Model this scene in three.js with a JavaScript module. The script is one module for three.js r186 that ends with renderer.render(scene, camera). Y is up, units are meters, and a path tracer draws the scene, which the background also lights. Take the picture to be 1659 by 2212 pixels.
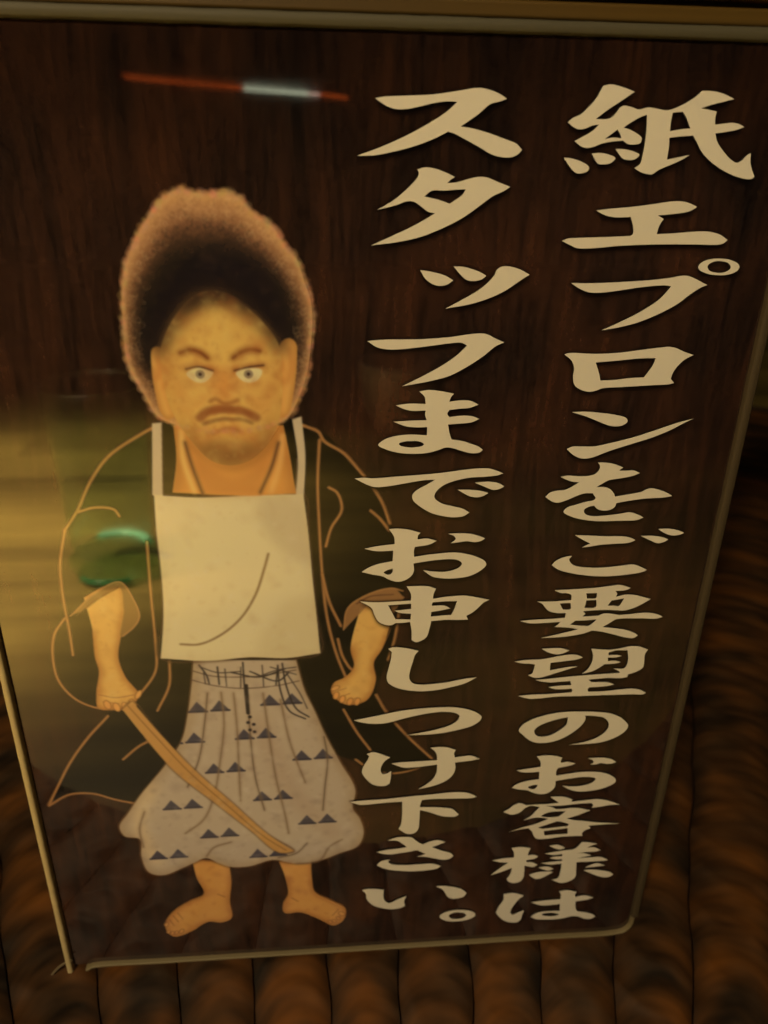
import * as THREE from 'three';
import { mergeGeometries, mergeVertices } from 'three/addons/utils/BufferGeometryUtils.js';
import { RoundedBoxGeometry } from 'three/addons/geometries/RoundedBoxGeometry.js';
import { RectAreaLightUniformsLib } from 'three/addons/lights/RectAreaLightUniformsLib.js';
import { ImprovedNoise } from 'three/addons/math/ImprovedNoise.js';

// ---------------------------------------------------------------- camera, light, exposure
const scene = new THREE.Scene();
scene.background = new THREE.Color().setRGB(0.006, 0.0045, 0.003);
const camera = new THREE.PerspectiveCamera(66.8485, 3 / 4, 0.01, 30);
camera.position.set(0.08116, 0.23692, 0.17176);
{ // right, up and back axes of the tilted, slightly rolled hand-held camera
  const m = new THREE.Matrix4().makeBasis(new THREE.Vector3(0.99657, 0.01808, 0.08072), new THREE.Vector3(0.01737, 0.90830, -0.41796), new THREE.Vector3(-0.08087, 0.41793, 0.90487));
  camera.quaternion.setFromRotationMatrix(m);
}
camera.focus = 0.185;
camera.userData.fStop = 15;
const renderer = new THREE.WebGLRenderer({ antialias: true });
renderer.toneMapping = THREE.LinearToneMapping;
renderer.toneMappingExposure = 0.56;
renderer.shadowMap.enabled = true;
RectAreaLightUniformsLib.init();

// ---------------------------------------------------------------- helpers
let seed = 7;
const rnd = () => { seed = (seed * 1664525 + 1013904223) >>> 0; return seed / 4294967296; };
const perlin = new ImprovedNoise();
const noise = (x, y, z = 0.5) => perlin.noise(x + 31.7, y + 17.3, z + 5.1);
const rgb = (r, g, b) => new THREE.Color().setRGB(r, g, b);
const counts = {};
const numbered = (n) => { const k = (counts[n] = (counts[n] ?? -1) + 1); return k ? n + '_' + String(k).padStart(3, '0') : n; };
function thing(name, label, category, at = [0, 0, 0]) {
  const o = new THREE.Group(); o.name = numbered(name); o.userData = { label, category }; o.position.set(...at); scene.add(o); return o;
}
function part(name, geometry, material, parent) {
  const o = new THREE.Mesh(geometry, material); o.name = name; o.castShadow = o.receiveShadow = true; parent.add(o); return o;
}
function box(w, h, d, x, y, z, r = 0.001) { const g = new RoundedBoxGeometry(w, h, d, 3, r); g.translate(x, y, z); return g; }

// outlines: points in tenths of a millimetre on the sheet (x from its left edge, y from its bottom edge); c marks a corner
function points(text, open = false) {
  const pts = text.trim().split(/\s+/).map((w) => { const c = w[0] === 'c', [x, y] = w.slice(c ? 1 : 0).split(',').map(Number); return { x, y, c }; });
  const n = pts.length, out = [];
  const run = (list, closed) => {
    if (list.length === 2 && !closed) { out.push(list[0]); return; }
    const curve = new THREE.CatmullRomCurve3(list.map((p) => new THREE.Vector3(p.x, p.y, 0)), closed, 'centripetal');
    const steps = (list.length - (closed ? 0 : 1)) * 6;
    for (let i = 0; i < steps; i++) out.push(curve.getPoint(i / steps));
  };
  if (open) { run(pts, false); out.push(pts[n - 1]); return out; }
  const first = pts.findIndex((p) => p.c);
  if (first < 0) { run(pts, true); return out; }
  const turned = [...pts.slice(first), ...pts.slice(0, first), pts[first]];
  let from = 0;
  for (let i = 1; i < turned.length; i++) if (turned[i].c) { run(turned.slice(from, i + 1), false); from = i; }
  return out;
}
const area = (p) => p.reduce((s, a, i) => { const b = p[(i + 1) % p.length]; return s + a.x * b.y - b.x * a.y; }, 0) / 2;
const inside = (q, p) => { let k = false; for (let i = 0, j = p.length - 1; i < p.length; j = i++) if ((p[i].y > q.y) !== (p[j].y > q.y) && q.x < ((p[j].x - p[i].x) * (q.y - p[i].y)) / (p[j].y - p[i].y) + p[i].x) k = !k; return k; };
function shapes(contours) {
  const rings = contours.map((p) => ({ p, a: Math.abs(area(p)), holes: [] })).sort((a, b) => b.a - a.a), outer = [];
  for (const r of rings) { const o = outer.find((k) => inside(r.p[0], k.p) && inside(r.p[Math.floor(r.p.length / 2)], k.p)); if (o) o.holes.push(r.p); else outer.push(r); }
  const path = (P, p) => { p.forEach((q, i) => (i ? P.lineTo(q.x * 1e-4, q.y * 1e-4) : P.moveTo(q.x * 1e-4, q.y * 1e-4))); P.closePath(); return P; };
  return outer.map((o) => { const s = path(new THREE.Shape(), o.p); s.holes = o.holes.map((h) => path(new THREE.Path(), h)); return s; });
}

const SW = 0.182, SH = 0.2587, PX = 6.4; // the printed sheet, and pixels per millimetre of its print
function sheetUv(g) { const p = g.attributes.position, uv = new Float32Array(p.count * 2); for (let i = 0; i < p.count; i++) { uv[i * 2] = p.getX(i) / SW; uv[i * 2 + 1] = p.getY(i) / SH; } g.setAttribute('uv', new THREE.BufferAttribute(uv, 2)); return g; }

// ---------------------------------------------------------------- the writing
const WRITING = [
  ['紙', 'c1385,2502 1400,2505 1428,2500 c1451,2493 1427,2477 1402,2461 c1378,2443 1397,2443 1407,2445 1416,2452 c1425,2465 1433,2468 1449,2466 1464,2462 1484,2466 1504,2464 1520,2462 1530,2463 1551,2471 1569,2481 1578,2487 c1590,2498 1611,2498 1635,2494 c1660,2485 1640,2480 1619,2475 c1593,2467 1608,2465 c1628,2462 1627,2451 c1629,2438 1646,2440 1664,2442 1680,2440 c1692,2435 1679,2430 1654,2425 c1633,2422 1640,2407 1657,2389 1676,2374 1690,2368 1700,2372 1708,2381 c1717,2387 1720,2370 1726,2356 c1735,2342 1731,2338 1718,2337 1690,2343 1659,2355 1629,2372 1610,2388 1596,2406 c1587,2417 1561,2415 c1537,2412 1539,2394 c1539,2371 1563,2376 c1586,2381 1574,2373 1550,2362 1526,2352 1512,2343 1503,2343 1488,2346 c1472,2354 1483,2362 1485,2370 1487,2400 1486,2429 c1483,2453 1471,2449 1453,2439 c1438,2429 1455,2424 1472,2416 1479,2410 1477,2401 1464,2398 1451,2399 c1440,2405 1420,2403 1398,2399 1379,2392 1366,2390 1353,2393 c1339,2402 1358,2412 1375,2422 c1386,2433 1373,2431 1357,2425 1344,2424 1331,2429 c1321,2436 1329,2443 1346,2451 1361,2465 1374,2480 ; c1536,2458 1545,2459 c1557,2460 1567,2448 c1578,2430 1559,2428 c1536,2424 1535,2441 ; c1426,2425 1433,2416 c1436,2409 1419,2410 c1401,2407 1411,2414 ; c1320,2371 1336,2370 1359,2364 1375,2355 1375,2348 1365,2343 1351,2342 1338,2351 ; c1378,2380 1398,2381 1416,2378 1429,2372 1421,2363 1406,2360 1394,2361 1385,2370 ; c1427,2389 1445,2389 1466,2385 1479,2379 1471,2371 1456,2369 1444,2372'],
  ['エ', 'c1402,2271 1434,2275 1478,2279 1524,2285 1565,2291 1589,2291 1606,2287 c1622,2281 1606,2272 1570,2266 c1538,2263 c1552,2256 1545,2242 c1542,2225 1588,2228 1641,2232 1660,2231 1683,2226 c1703,2215 1697,2209 1684,2205 1632,2205 1538,2204 1458,2200 1405,2195 1370,2195 1354,2201 c1335,2209 1347,2214 1376,2216 1428,2218 c1484,2221 1489,2225 1487,2241 c1479,2259 1444,2258 1422,2262'],
  ['プ', 'c1366,2122 1415,2122 1496,2126 1550,2130 1591,2135 1612,2139 1628,2139 1646,2133 1664,2125 c1676,2120 1659,2112 1639,2098 1615,2078 1589,2063 1558,2048 1524,2035 1483,2025 c1448,2019 1487,2037 1534,2062 1571,2088 1587,2107 c1593,2116 1583,2118 1566,2118 1525,2114 1472,2106 1439,2102 1412,2102 1389,2109 ; 1742,2159 1740,2152 1731,2146 1717,2142 1699,2141 1681,2142 1665,2146 1653,2151 1648,2158 1651,2165 1660,2171 1674,2175 1692,2176 1710,2175 1726,2171 1737,2166 ; 1722,2159 1721,2154 1716,2150 1708,2147 1698,2146 1688,2147 1678,2149 1672,2153 1669,2158 1670,2163 1675,2167 1683,2170 1693,2171 1703,2170 1712,2168 1718,2164'],
  ['ロ', 'c1369,1965 1382,1968 1435,1966 1492,1968 1548,1975 1590,1980 1612,1982 1630,1979 1652,1970 c1675,1963 1655,1952 1638,1932 1632,1918 c1630,1907 c1640,1897 1628,1894 1590,1892 1518,1888 1469,1885 1456,1880 1439,1877 1418,1882 1402,1893 1396,1913 1396,1933 1388,1950 ; c1445,1946 1495,1950 1545,1955 c1586,1956 1582,1941 1573,1924 c1565,1911 1529,1909 1495,1905 c1462,1904 1455,1924'],
  ['ン', 'c1404,1828 1435,1829 1479,1825 1518,1819 1538,1812 1542,1803 1531,1794 1513,1792 1495,1795 1467,1806 1436,1818 ; c1402,1736 1416,1742 1440,1742 1470,1742 1504,1749 1562,1764 1619,1783 1661,1798 c1704,1810 1676,1795 1649,1780 1607,1762 1564,1748 1507,1729 1473,1715 1456,1711 1438,1712 1418,1722'],
  ['を', 'c1484,1700 1499,1700 1524,1696 c1550,1686 1544,1682 c1541,1678 1563,1678 1578,1678 c1594,1671 1578,1664 1548,1658 1518,1653 1504,1645 c1489,1635 1508,1635 1525,1629 1536,1617 c1540,1609 1570,1614 1606,1621 1617,1627 1629,1630 1648,1626 1672,1617 c1687,1608 1665,1604 1618,1602 1579,1597 c1546,1591 1544,1581 1533,1573 1517,1571 1501,1575 c1490,1585 1476,1582 1466,1574 1469,1564 1485,1557 1519,1557 1562,1562 1584,1565 1603,1560 c1623,1550 1606,1543 1565,1542 1503,1542 1462,1548 1433,1557 1414,1569 1420,1580 1444,1589 1471,1597 1486,1600 1491,1605 1486,1613 c1482,1619 1462,1619 1441,1612 1418,1601 1397,1595 1382,1598 c1363,1611 1373,1622 1388,1627 1409,1629 1426,1637 c1444,1649 1421,1652 c1395,1664 1413,1667 1441,1665 1468,1666 1482,1671 1490,1682 1490,1692'],
  ['ご', 'c1451,1504 1487,1502 1535,1499 1576,1498 1596,1494 c1612,1486 1595,1479 1560,1477 1523,1475 1498,1471 c1473,1468 1483,1474 c1494,1479 1477,1488 ; c1624,1498 1662,1497 1685,1492 c1699,1486 1688,1479 1672,1476 1652,1484 ; c1666,1517 1694,1517 1720,1512 c1738,1504 1723,1498 1704,1498 1685,1505 ; c1451,1445 1445,1435 1450,1424 1464,1415 1500,1409 1548,1409 1589,1413 1618,1415 1638,1408 c1657,1398 1644,1392 1600,1385 1552,1382 1503,1385 1454,1394 1420,1405 c1400,1419 1411,1432 1432,1442'],
  ['要', 'c1416,1344 1459,1345 1524,1348 1566,1353 1591,1355 1608,1350 c1621,1345 1610,1339 c1581,1337 c1588,1328 c1585,1319 1609,1325 1636,1323 1660,1316 c1682,1309 1663,1296 1642,1284 1616,1276 1593,1277 1570,1279 1533,1279 c1501,1277 c1509,1269 c1502,1260 1526,1261 c1546,1262 1558,1268 1578,1267 c1602,1262 1635,1264 1668,1267 1691,1265 1713,1259 c1725,1252 1708,1247 1671,1249 1597,1249 c1588,1244 1576,1235 c1562,1225 1591,1221 1626,1214 1654,1203 c1665,1195 1654,1187 1629,1190 1594,1201 1559,1211 c1534,1215 1510,1206 1461,1198 c1396,1196 1443,1207 1475,1215 c1495,1221 1464,1227 c1428,1230 1439,1239 c1443,1246 1406,1244 1360,1244 c1333,1252 1372,1255 1421,1256 c1454,1258 c1455,1273 1429,1274 1408,1281 1396,1293 1388,1303 c1373,1311 1415,1310 c1465,1313 1463,1328 1451,1334 1435,1335 ; c1503,1332 c1532,1332 1531,1317 c1507,1316 ; c1506,1310 c1533,1311 1534,1289 c1504,1287 ; c1435,1303 c1464,1304 1466,1285 c1446,1284 1440,1294 ; c1575,1308 c1608,1313 1603,1300 1598,1291 1581,1292 c1566,1292 ; c1484,1248 1511,1248 c1542,1250 1532,1238 c1522,1230 1496,1232 c1471,1236'],
  ['望', 'c1401,1161 1428,1162 1455,1161 c1479,1153 1466,1145 1450,1141 1433,1144 1418,1150 ; c1329,1122 1360,1126 1408,1127 1455,1136 1487,1139 1506,1136 c1520,1128 1503,1122 1470,1118 c1431,1114 1431,1102 c1432,1089 1460,1094 1484,1098 c1510,1099 1485,1091 1450,1079 1421,1069 1405,1065 1390,1066 c1372,1075 1383,1081 1386,1092 c1388,1110 1373,1113 1353,1115 ; c1540,1156 1575,1152 1600,1151 1624,1155 1647,1160 1672,1159 c1701,1147 1695,1132 1697,1103 1696,1087 1680,1074 c1657,1066 c1656,1057 1639,1054 1601,1056 c1545,1053 c1555,1044 1578,1043 1603,1041 c1622,1033 1605,1029 1580,1027 c1551,1026 1548,1021 c1550,1011 1595,1011 1644,1015 1677,1016 1703,1010 c1719,1000 1711,995 1685,996 1609,997 1534,997 1459,998 1410,994 1385,994 1367,999 c1350,1005 1383,1008 1433,1008 c1502,1011 1504,1017 c1501,1024 1468,1023 1451,1025 c1433,1032 1460,1035 c1499,1036 c1494,1050 1465,1049 1436,1048 1413,1052 c1394,1058 1439,1061 1500,1066 1574,1070 c1633,1072 1629,1078 c1612,1088 1641,1087 1648,1096 1649,1119 c1643,1147 1612,1148 c1591,1142 c1591,1133 1615,1133 c1630,1129 1616,1125 c1591,1125 c1592,1113 1612,1114 c1629,1109 1619,1105 c1584,1103 1571,1092 1553,1081 c1524,1073 1539,1089 1547,1109 1548,1132'],
  ['の', 'c1517,822 1555,829 1592,842 1616,860 1627,881 1624,900 1608,917 1581,924 c1552,927 1555,919 1551,901 1536,880 1513,859 1482,841 1452,834 1421,835 1399,845 1377,866 1364,882 1371,900 1392,917 1428,932 1465,940 1503,943 1541,942 1579,939 1618,933 1651,920 1674,901 1685,885 1682,869 1666,851 1640,836 1608,826 1569,823 ; c1503,924 1478,919 1444,908 1420,895 1409,880 1415,864 1431,857 1456,860 1480,875 1501,897'],
  ['お', 'c1427,784 1448,786 1477,784 c1504,775 1501,765 c1501,755 1521,758 c1546,751 1531,744 c1495,736 1491,723 c1493,707 1522,711 1561,716 1595,716 1627,712 1658,700 1677,683 1678,670 1659,655 1631,645 1597,640 1565,641 1540,650 c1516,666 1541,662 1570,662 1599,669 1613,680 1615,689 1598,695 1571,697 1537,693 c1493,686 1494,665 1486,650 1472,639 1453,637 1434,642 1409,655 1382,660 c1362,668 1377,681 1405,691 c1442,696 c1440,725 1410,724 1389,726 c1370,734 1401,738 c1442,744 1440,762 ; c1440,675 1425,674 1412,667 1422,659 1432,659 c1439,667 ; c1580,769 1606,769 1633,767 1655,760 c1670,749 1657,744 1641,744 1622,748 1610,744 c1591,744 1601,752 c1596,761'],
  ['客', 'c1484,624 1505,624 1532,620 c1554,609 c1552,600 1588,603 1610,605 1631,606 1668,597 c1706,579 1673,579 1644,574 c1618,572 1622,581 c1616,591 1576,591 1523,587 c1472,588 1494,582 c1508,573 1533,573 1551,575 1570,574 1593,569 c1616,561 1590,549 1569,540 c1544,532 1571,524 1599,519 1642,510 c1721,500 1671,500 c1618,498 c1627,487 1607,476 1602,465 c1605,456 1579,457 1538,457 1497,452 1475,451 1458,455 1449,467 1442,485 c1429,500 1400,496 c1368,489 1410,504 1449,516 c1488,535 1471,540 c1452,543 1433,540 c1410,533 1432,551 1444,568 c1456,585 1428,592 c1410,584 1398,569 1386,562 1370,560 c1345,572 1362,585 1374,597 c1390,605 1401,602 c1413,595 1441,596 1482,596 c1514,598 ; c1463,547 1475,557 1496,563 c1539,563 1530,553 c1519,542 1501,541 1485,542 ; c1459,501 1485,511 c1517,523 1533,519 c1555,509 c1553,501 1519,498 c1473,494 ; c1479,485 1507,488 c1554,492 c1556,468 1523,468 c1483,466'],
  ['様', 'c1383,420 1412,422 c1445,415 1440,399 c1439,384 1457,385 c1473,377 1464,369 c1435,363 c1437,355 1454,353 c1474,341 1462,331 1445,335 c1432,340 1434,312 1433,285 1423,269 1404,264 1386,273 c1380,286 1389,304 c1393,333 1368,321 c1326,305 1353,334 c1379,357 1356,360 c1326,370 1363,377 c1395,378 1393,399 ; c1607,430 1627,427 c1658,418 1643,413 c1627,404 1650,403 c1672,390 1658,385 1633,385 c1596,382 1619,380 c1646,369 1627,365 c1599,359 1644,360 1678,359 c1703,344 1681,342 1647,342 c1600,342 1603,307 1604,276 1591,261 1572,253 1555,254 c1526,270 1547,276 1552,303 c1552,340 1517,338 c1483,347 1516,350 c1552,351 c1551,360 1532,360 c1509,368 1530,372 c1550,372 c1549,382 1521,380 c1492,388 1533,394 1561,398 1580,399 1591,405 ; c1503,421 1530,423 c1555,409 1544,403 1527,406 ; c1478,328 1507,330 c1529,319 1515,312 1497,317 ; c1451,298 1476,307 1501,308 c1530,305 1511,291 1490,278 1476,277 1462,285 ; c1630,316 1649,327 1665,333 c1696,321 1678,319 1656,317 ; c1627,305 1657,305 1693,298 1717,289 c1730,278 1717,268 1700,267 1676,276'],
  ['は', 'c1376,217 1408,219 c1443,204 1430,191 1415,164 1406,140 1406,124 1415,117 1430,126 c1450,136 1446,112 c1444,92 1432,80 1414,80 1390,90 1368,113 1358,132 1364,160 1376,187 ; c1558,214 1582,218 c1618,207 1614,196 c1615,184 1644,189 c1677,176 1658,168 c1619,163 1622,138 1630,117 1654,109 1682,98 c1696,86 1682,75 1661,77 1636,90 1615,93 1592,87 1563,83 1525,85 1495,89 c1474,102 1492,118 1518,124 1544,124 c1571,122 c1568,155 1532,152 1503,154 c1469,171 1515,176 c1567,177 1566,198 ; 1570,105 1568,102 1562,100 1553,99 1542,99 1531,100 1522,103 1515,106 1512,110 1514,113 1520,115 1529,116 1540,116 1552,114 1561,111 1568,108'],
  ['ス', 'c931,2470 949,2473 997,2476 1044,2479 1092,2486 1128,2492 1144,2492 1164,2488 1182,2481 c1193,2475 1180,2470 1161,2465 1138,2447 1119,2434 c1103,2424 1132,2420 1165,2412 1195,2403 1219,2395 c1232,2384 1225,2376 1211,2370 1188,2370 1168,2375 1142,2388 1109,2403 1091,2411 c1078,2414 1053,2402 1019,2389 975,2377 927,2368 c896,2367 939,2382 987,2402 1035,2426 1070,2447 1086,2460 c1094,2467 1081,2468 1057,2466 1021,2458 997,2453 973,2452 954,2457'],
  ['タ', 'c1019,2344 1035,2348 1055,2346 1078,2339 c1097,2331 1089,2326 c1081,2319 1101,2321 1126,2328 1146,2332 1164,2331 1184,2324 c1214,2314 1199,2305 1179,2296 1150,2275 1118,2253 1081,2234 1030,2214 980,2203 c926,2196 974,2217 1019,2238 1049,2255 c1059,2261 1044,2264 1026,2276 1013,2283 998,2283 978,2276 c938,2266 973,2286 1002,2310 1019,2328 1022,2337 ; c1035,2293 1050,2304 1077,2305 1102,2307 c1121,2308 1115,2298 c1089,2280 1065,2287'],
  ['ッ', 'c1032,2147 1054,2144 1086,2136 c1105,2126 1092,2117 1076,2114 1060,2118 1044,2129 ; c1104,2155 1127,2154 1159,2145 c1177,2136 1168,2129 1152,2125 1134,2127 1119,2139 ; c1198,2148 1208,2155 1224,2156 1249,2150 c1272,2139 1253,2127 1221,2105 1182,2087 1142,2075 c1091,2066 1128,2086 1162,2106 1184,2125 1195,2139'],
  ['フ', 'c920,1995 958,1998 1039,1999 1106,2004 1147,2010 1174,2012 1188,2010 1205,2002 c1228,1992 1209,1983 1183,1961 1151,1939 1111,1917 1070,1905 c1000,1892 1042,1913 1090,1940 1122,1963 c1144,1985 1131,1991 1107,1990 1053,1983 999,1977 969,1976 942,1981'],
  ['ま', 'c1040,1880 1063,1883 1091,1880 c1121,1874 1114,1865 c1111,1855 1135,1858 1159,1857 c1180,1848 1160,1840 1136,1838 c1112,1835 1108,1826 c1113,1818 1137,1821 1166,1820 c1184,1813 1167,1805 1138,1802 c1111,1800 1115,1781 c1121,1763 1146,1759 1170,1751 1188,1744 c1198,1736 1189,1729 1170,1728 1147,1734 1125,1741 1109,1743 1089,1736 1065,1730 1033,1728 997,1731 966,1740 948,1751 960,1763 984,1772 1020,1776 c1062,1774 c1062,1794 1031,1794 1010,1797 c982,1808 1019,1810 c1060,1811 1056,1824 c1057,1834 1023,1834 1004,1839 c987,1847 1017,1851 c1056,1850 1053,1867 ; 1056,1752 1054,1749 1047,1746 1038,1745 1027,1744 1015,1745 1006,1747 1000,1749 997,1753 999,1756 1006,1758 1015,1760 1026,1760 1037,1760 1047,1758 1053,1755'],
  ['で', 'c893,1667 913,1669 935,1667 999,1671 1096,1678 1157,1686 1194,1689 1217,1688 1234,1683 c1253,1675 1238,1670 1208,1667 1171,1665 1134,1657 1105,1644 1089,1626 1088,1613 1105,1599 1138,1589 1159,1583 c1176,1572 1163,1563 1142,1560 1115,1563 1081,1573 1050,1593 1035,1608 1033,1622 1044,1635 1066,1648 c1087,1661 1060,1660 1011,1652 975,1646 943,1644 926,1649 ; c1184,1652 1217,1654 1242,1650 c1258,1641 1246,1634 1231,1632 1213,1639 ; c1143,1634 1178,1633 1204,1629 c1220,1624 1207,1616 1192,1613 1174,1616'],
  ['お', 'c978,1531 997,1532 1025,1529 c1057,1519 1051,1512 c1050,1501 1074,1503 c1099,1496 1080,1486 c1044,1480 1042,1468 c1043,1452 1076,1457 1107,1460 1140,1462 1172,1458 1203,1448 1225,1435 1229,1424 1217,1409 1189,1393 1150,1387 1118,1388 1092,1394 c1067,1413 1091,1409 1117,1407 1143,1411 1161,1420 1166,1430 1155,1440 1134,1443 1095,1441 c1042,1433 1044,1413 1039,1399 1024,1386 1004,1381 983,1387 964,1398 938,1404 c911,1412 928,1424 953,1434 c989,1441 c990,1471 966,1470 943,1471 c917,1478 953,1485 c993,1489 991,1509 ; c990,1420 977,1416 967,1409 975,1403 985,1404 c990,1412 ; c1126,1515 1150,1516 1181,1514 1205,1507 c1221,1500 1211,1493 1195,1490 1175,1493 1157,1491 c1134,1488 1146,1500 c1140,1510'],
  ['申', 'c1027,1367 1064,1367 1085,1365 c1103,1358 1098,1343 c1097,1328 1126,1332 1161,1335 1179,1335 1206,1330 c1246,1320 1232,1313 1214,1293 1201,1281 c1187,1273 c1193,1261 1170,1261 1130,1262 c1095,1260 1091,1235 1084,1210 1070,1199 1057,1195 c1045,1202 1044,1230 c1039,1259 1023,1257 c1001,1257 991,1251 975,1252 956,1263 945,1284 937,1305 c907,1326 942,1322 c1039,1324 1039,1342 ; c980,1312 c1040,1315 c1041,1299 1019,1297 c997,1295 1011,1288 c1041,1284 c1040,1267 c1000,1269 993,1285 ; c1096,1317 1127,1319 c1160,1319 1155,1298 c1147,1277 1121,1276 c1093,1274 c1094,1288 1120,1292 c1144,1297 1128,1306 c1094,1307'],
  ['し', 'c983,1177 995,1181 1022,1179 1050,1172 c1065,1167 1056,1154 1051,1134 1044,1102 1043,1078 1053,1062 1076,1056 1112,1057 1154,1062 1187,1069 c1229,1074 1197,1055 1155,1043 1113,1035 1071,1034 1037,1039 1004,1051 985,1067 981,1084 984,1107 991,1140 c993,1166'],
  ['つ', 'c892,942 927,949 975,959 1017,968 1073,974 1130,976 1173,974 1211,965 1238,952 1252,937 1248,923 1226,906 1192,895 1149,886 1106,882 c1041,882 1091,891 1134,901 1171,916 1187,933 1188,945 1174,955 1145,960 1117,959 1074,952 1032,942 995,931 970,927 941,928 913,934'],
  ['け', 'c929,820 945,826 965,820 c997,804 983,793 973,776 970,757 975,744 987,744 c1000,753 1000,729 c997,706 985,698 967,698 947,706 929,726 916,753 921,776 933,801 c936,812 ; c1111,833 1137,835 1162,831 c1186,821 1181,810 c1184,794 1210,797 1233,797 c1258,784 1239,780 1214,777 c1186,774 1188,751 1183,731 1169,712 1146,697 1118,687 c1081,679 1105,696 1125,718 1133,741 c1134,770 1102,766 1064,763 1037,764 c1000,781 1026,784 1076,785 c1133,786 1131,806 1123,822'],
  ['下', 'c881,642 927,645 978,646 1055,652 1120,656 1171,660 1205,660 1234,654 c1259,639 1249,635 1212,635 1160,637 1121,638 c1095,636 1091,622 c1089,608 1122,606 1156,602 1188,594 c1209,571 1198,563 1176,564 1152,570 1123,584 c1090,597 1090,560 1087,518 1076,504 1055,502 c1028,524 1035,543 1037,581 c1036,633 1004,633 966,631 927,628 907,630'],
  ['さ', 'c994,478 1021,489 1047,490 1068,487 c1081,474 1096,460 c1106,456 1125,465 1149,470 c1174,460 1158,452 c1133,441 1165,424 1193,411 c1202,399 1191,388 1172,385 1145,392 1117,401 c1087,405 1101,408 c1114,415 1100,423 1086,431 1068,428 1041,424 1009,420 982,424 c962,433 995,440 1030,443 c1056,447 1040,464 1024,476 ; c1005,398 999,388 1010,378 1051,371 1105,371 1140,370 c1166,358 1152,348 1120,343 1079,342 1038,347 1005,354 980,365 c964,377 975,391 988,396'],
  ['い', 'c919,271 935,275 963,273 c988,267 987,248 988,228 997,211 1008,206 1030,219 c1061,234 1054,211 c1057,188 1042,180 1014,177 986,184 961,195 944,212 934,232 930,256 ; c1152,270 1173,270 1206,263 1235,251 c1254,232 1248,218 1232,210 1209,209 1195,217 1185,235 1175,254'],
  ['。', '1289,129 1286,119 1274,110 1255,104 1233,102 1211,103 1191,109 1178,118 1172,128 1176,138 1187,147 1206,153 1228,155 1250,153 1270,148 1283,140 ; 1259,129 1257,123 1252,118 1243,114 1232,113 1221,114 1211,117 1205,122 1202,128 1203,134 1209,139 1218,143 1229,144 1240,143 1249,140 1256,135'],
];
const glyphs = WRITING.map(([name, text]) => ({ name, contours: text.split(';').map((t) => points(t)) }));

// ---------------------------------------------------------------- the print
const lin = (c) => { c /= 255; return c <= 0.04045 ? c / 12.92 : ((c + 0.055) / 1.055) ** 2.4; };
const srgb = (v) => Math.round(255 * (v <= 0.0031308 ? v * 12.92 : 1.055 * Math.min(1, v) ** (1 / 2.4) - 0.055));
const WARM = [0.62, 0.465, 0.255]; // the lamp's white, divided out: what is left is the colour of the ink itself
const tone = (r, g, b) => [r, g, b].map((c, i) => Math.max(2, Math.min(245, srgb(lin(c) / WARM[i]))));
const ink = (r, g, b, a = 1) => { const t = tone(r, g, b); return `rgba(${t[0]},${t[1]},${t[2]},${a})`; };
const CW = Math.round(SW * 1000 * PX), CH = Math.round(SH * 1000 * PX);
const canvas = document.createElement('canvas'); canvas.width = CW; canvas.height = CH;
const cx = canvas.getContext('2d');
{ // a dark stained board: streaks along its height, fine pores, broad warm and cool patches
  const im = cx.createImageData(CW, CH), d = im.data;
  for (let y = 0; y < CH; y++) for (let x = 0; x < CW; x++) {
    const u = x / PX, v = y / PX;
    const wob = noise(u * 0.05, v * 0.012, 9) * 5;
    const a = noise((u + wob) * 0.28, v * 0.018, 1), b = noise((u + wob) * 0.9, v * 0.06, 2), c = noise(u * 2.2, v * 0.22, 3), e = noise(u * 3.4, v * 0.8, 4), f = noise(u * 0.05, v * 0.05, 7);
    const k = 0.8 + a * 0.24 + b * 0.26 + c * 0.28 + e * 0.28 + f * 0.25, warm = 0.5 + a * 0.5 + f * 0.7 + b * 0.3;
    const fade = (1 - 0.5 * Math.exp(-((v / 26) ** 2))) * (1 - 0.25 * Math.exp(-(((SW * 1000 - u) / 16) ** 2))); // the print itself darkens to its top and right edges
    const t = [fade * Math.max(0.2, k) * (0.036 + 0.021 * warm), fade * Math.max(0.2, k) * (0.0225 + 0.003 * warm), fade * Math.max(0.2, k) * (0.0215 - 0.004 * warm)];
    const i = (y * CW + x) * 4;
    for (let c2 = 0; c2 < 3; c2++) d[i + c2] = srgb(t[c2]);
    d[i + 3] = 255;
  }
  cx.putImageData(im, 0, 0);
}
const S = PX / 10;
cx.setTransform(S, 0, 0, -S, 0, CH);
const trace = (text, open) => { cx.beginPath(); for (const t of text.split(';')) { points(t, open).forEach((p, i) => (i ? cx.lineTo(p.x, p.y) : cx.moveTo(p.x, p.y))); if (!open) cx.closePath(); } };
const fill = (text, style) => { trace(text); cx.fillStyle = style; cx.fill('evenodd'); };
const line = (text, style, w) => { trace(text, true); cx.strokeStyle = style; cx.lineWidth = w; cx.lineCap = cx.lineJoin = 'round'; cx.stroke(); };
const soft = (mm, draw) => { cx.save(); cx.filter = `blur(${(mm * PX).toFixed(2)}px)`; draw(); cx.restore(); };
const within = (text, draw) => { cx.save(); trace(text); cx.clip(); draw(); cx.restore(); };

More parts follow.
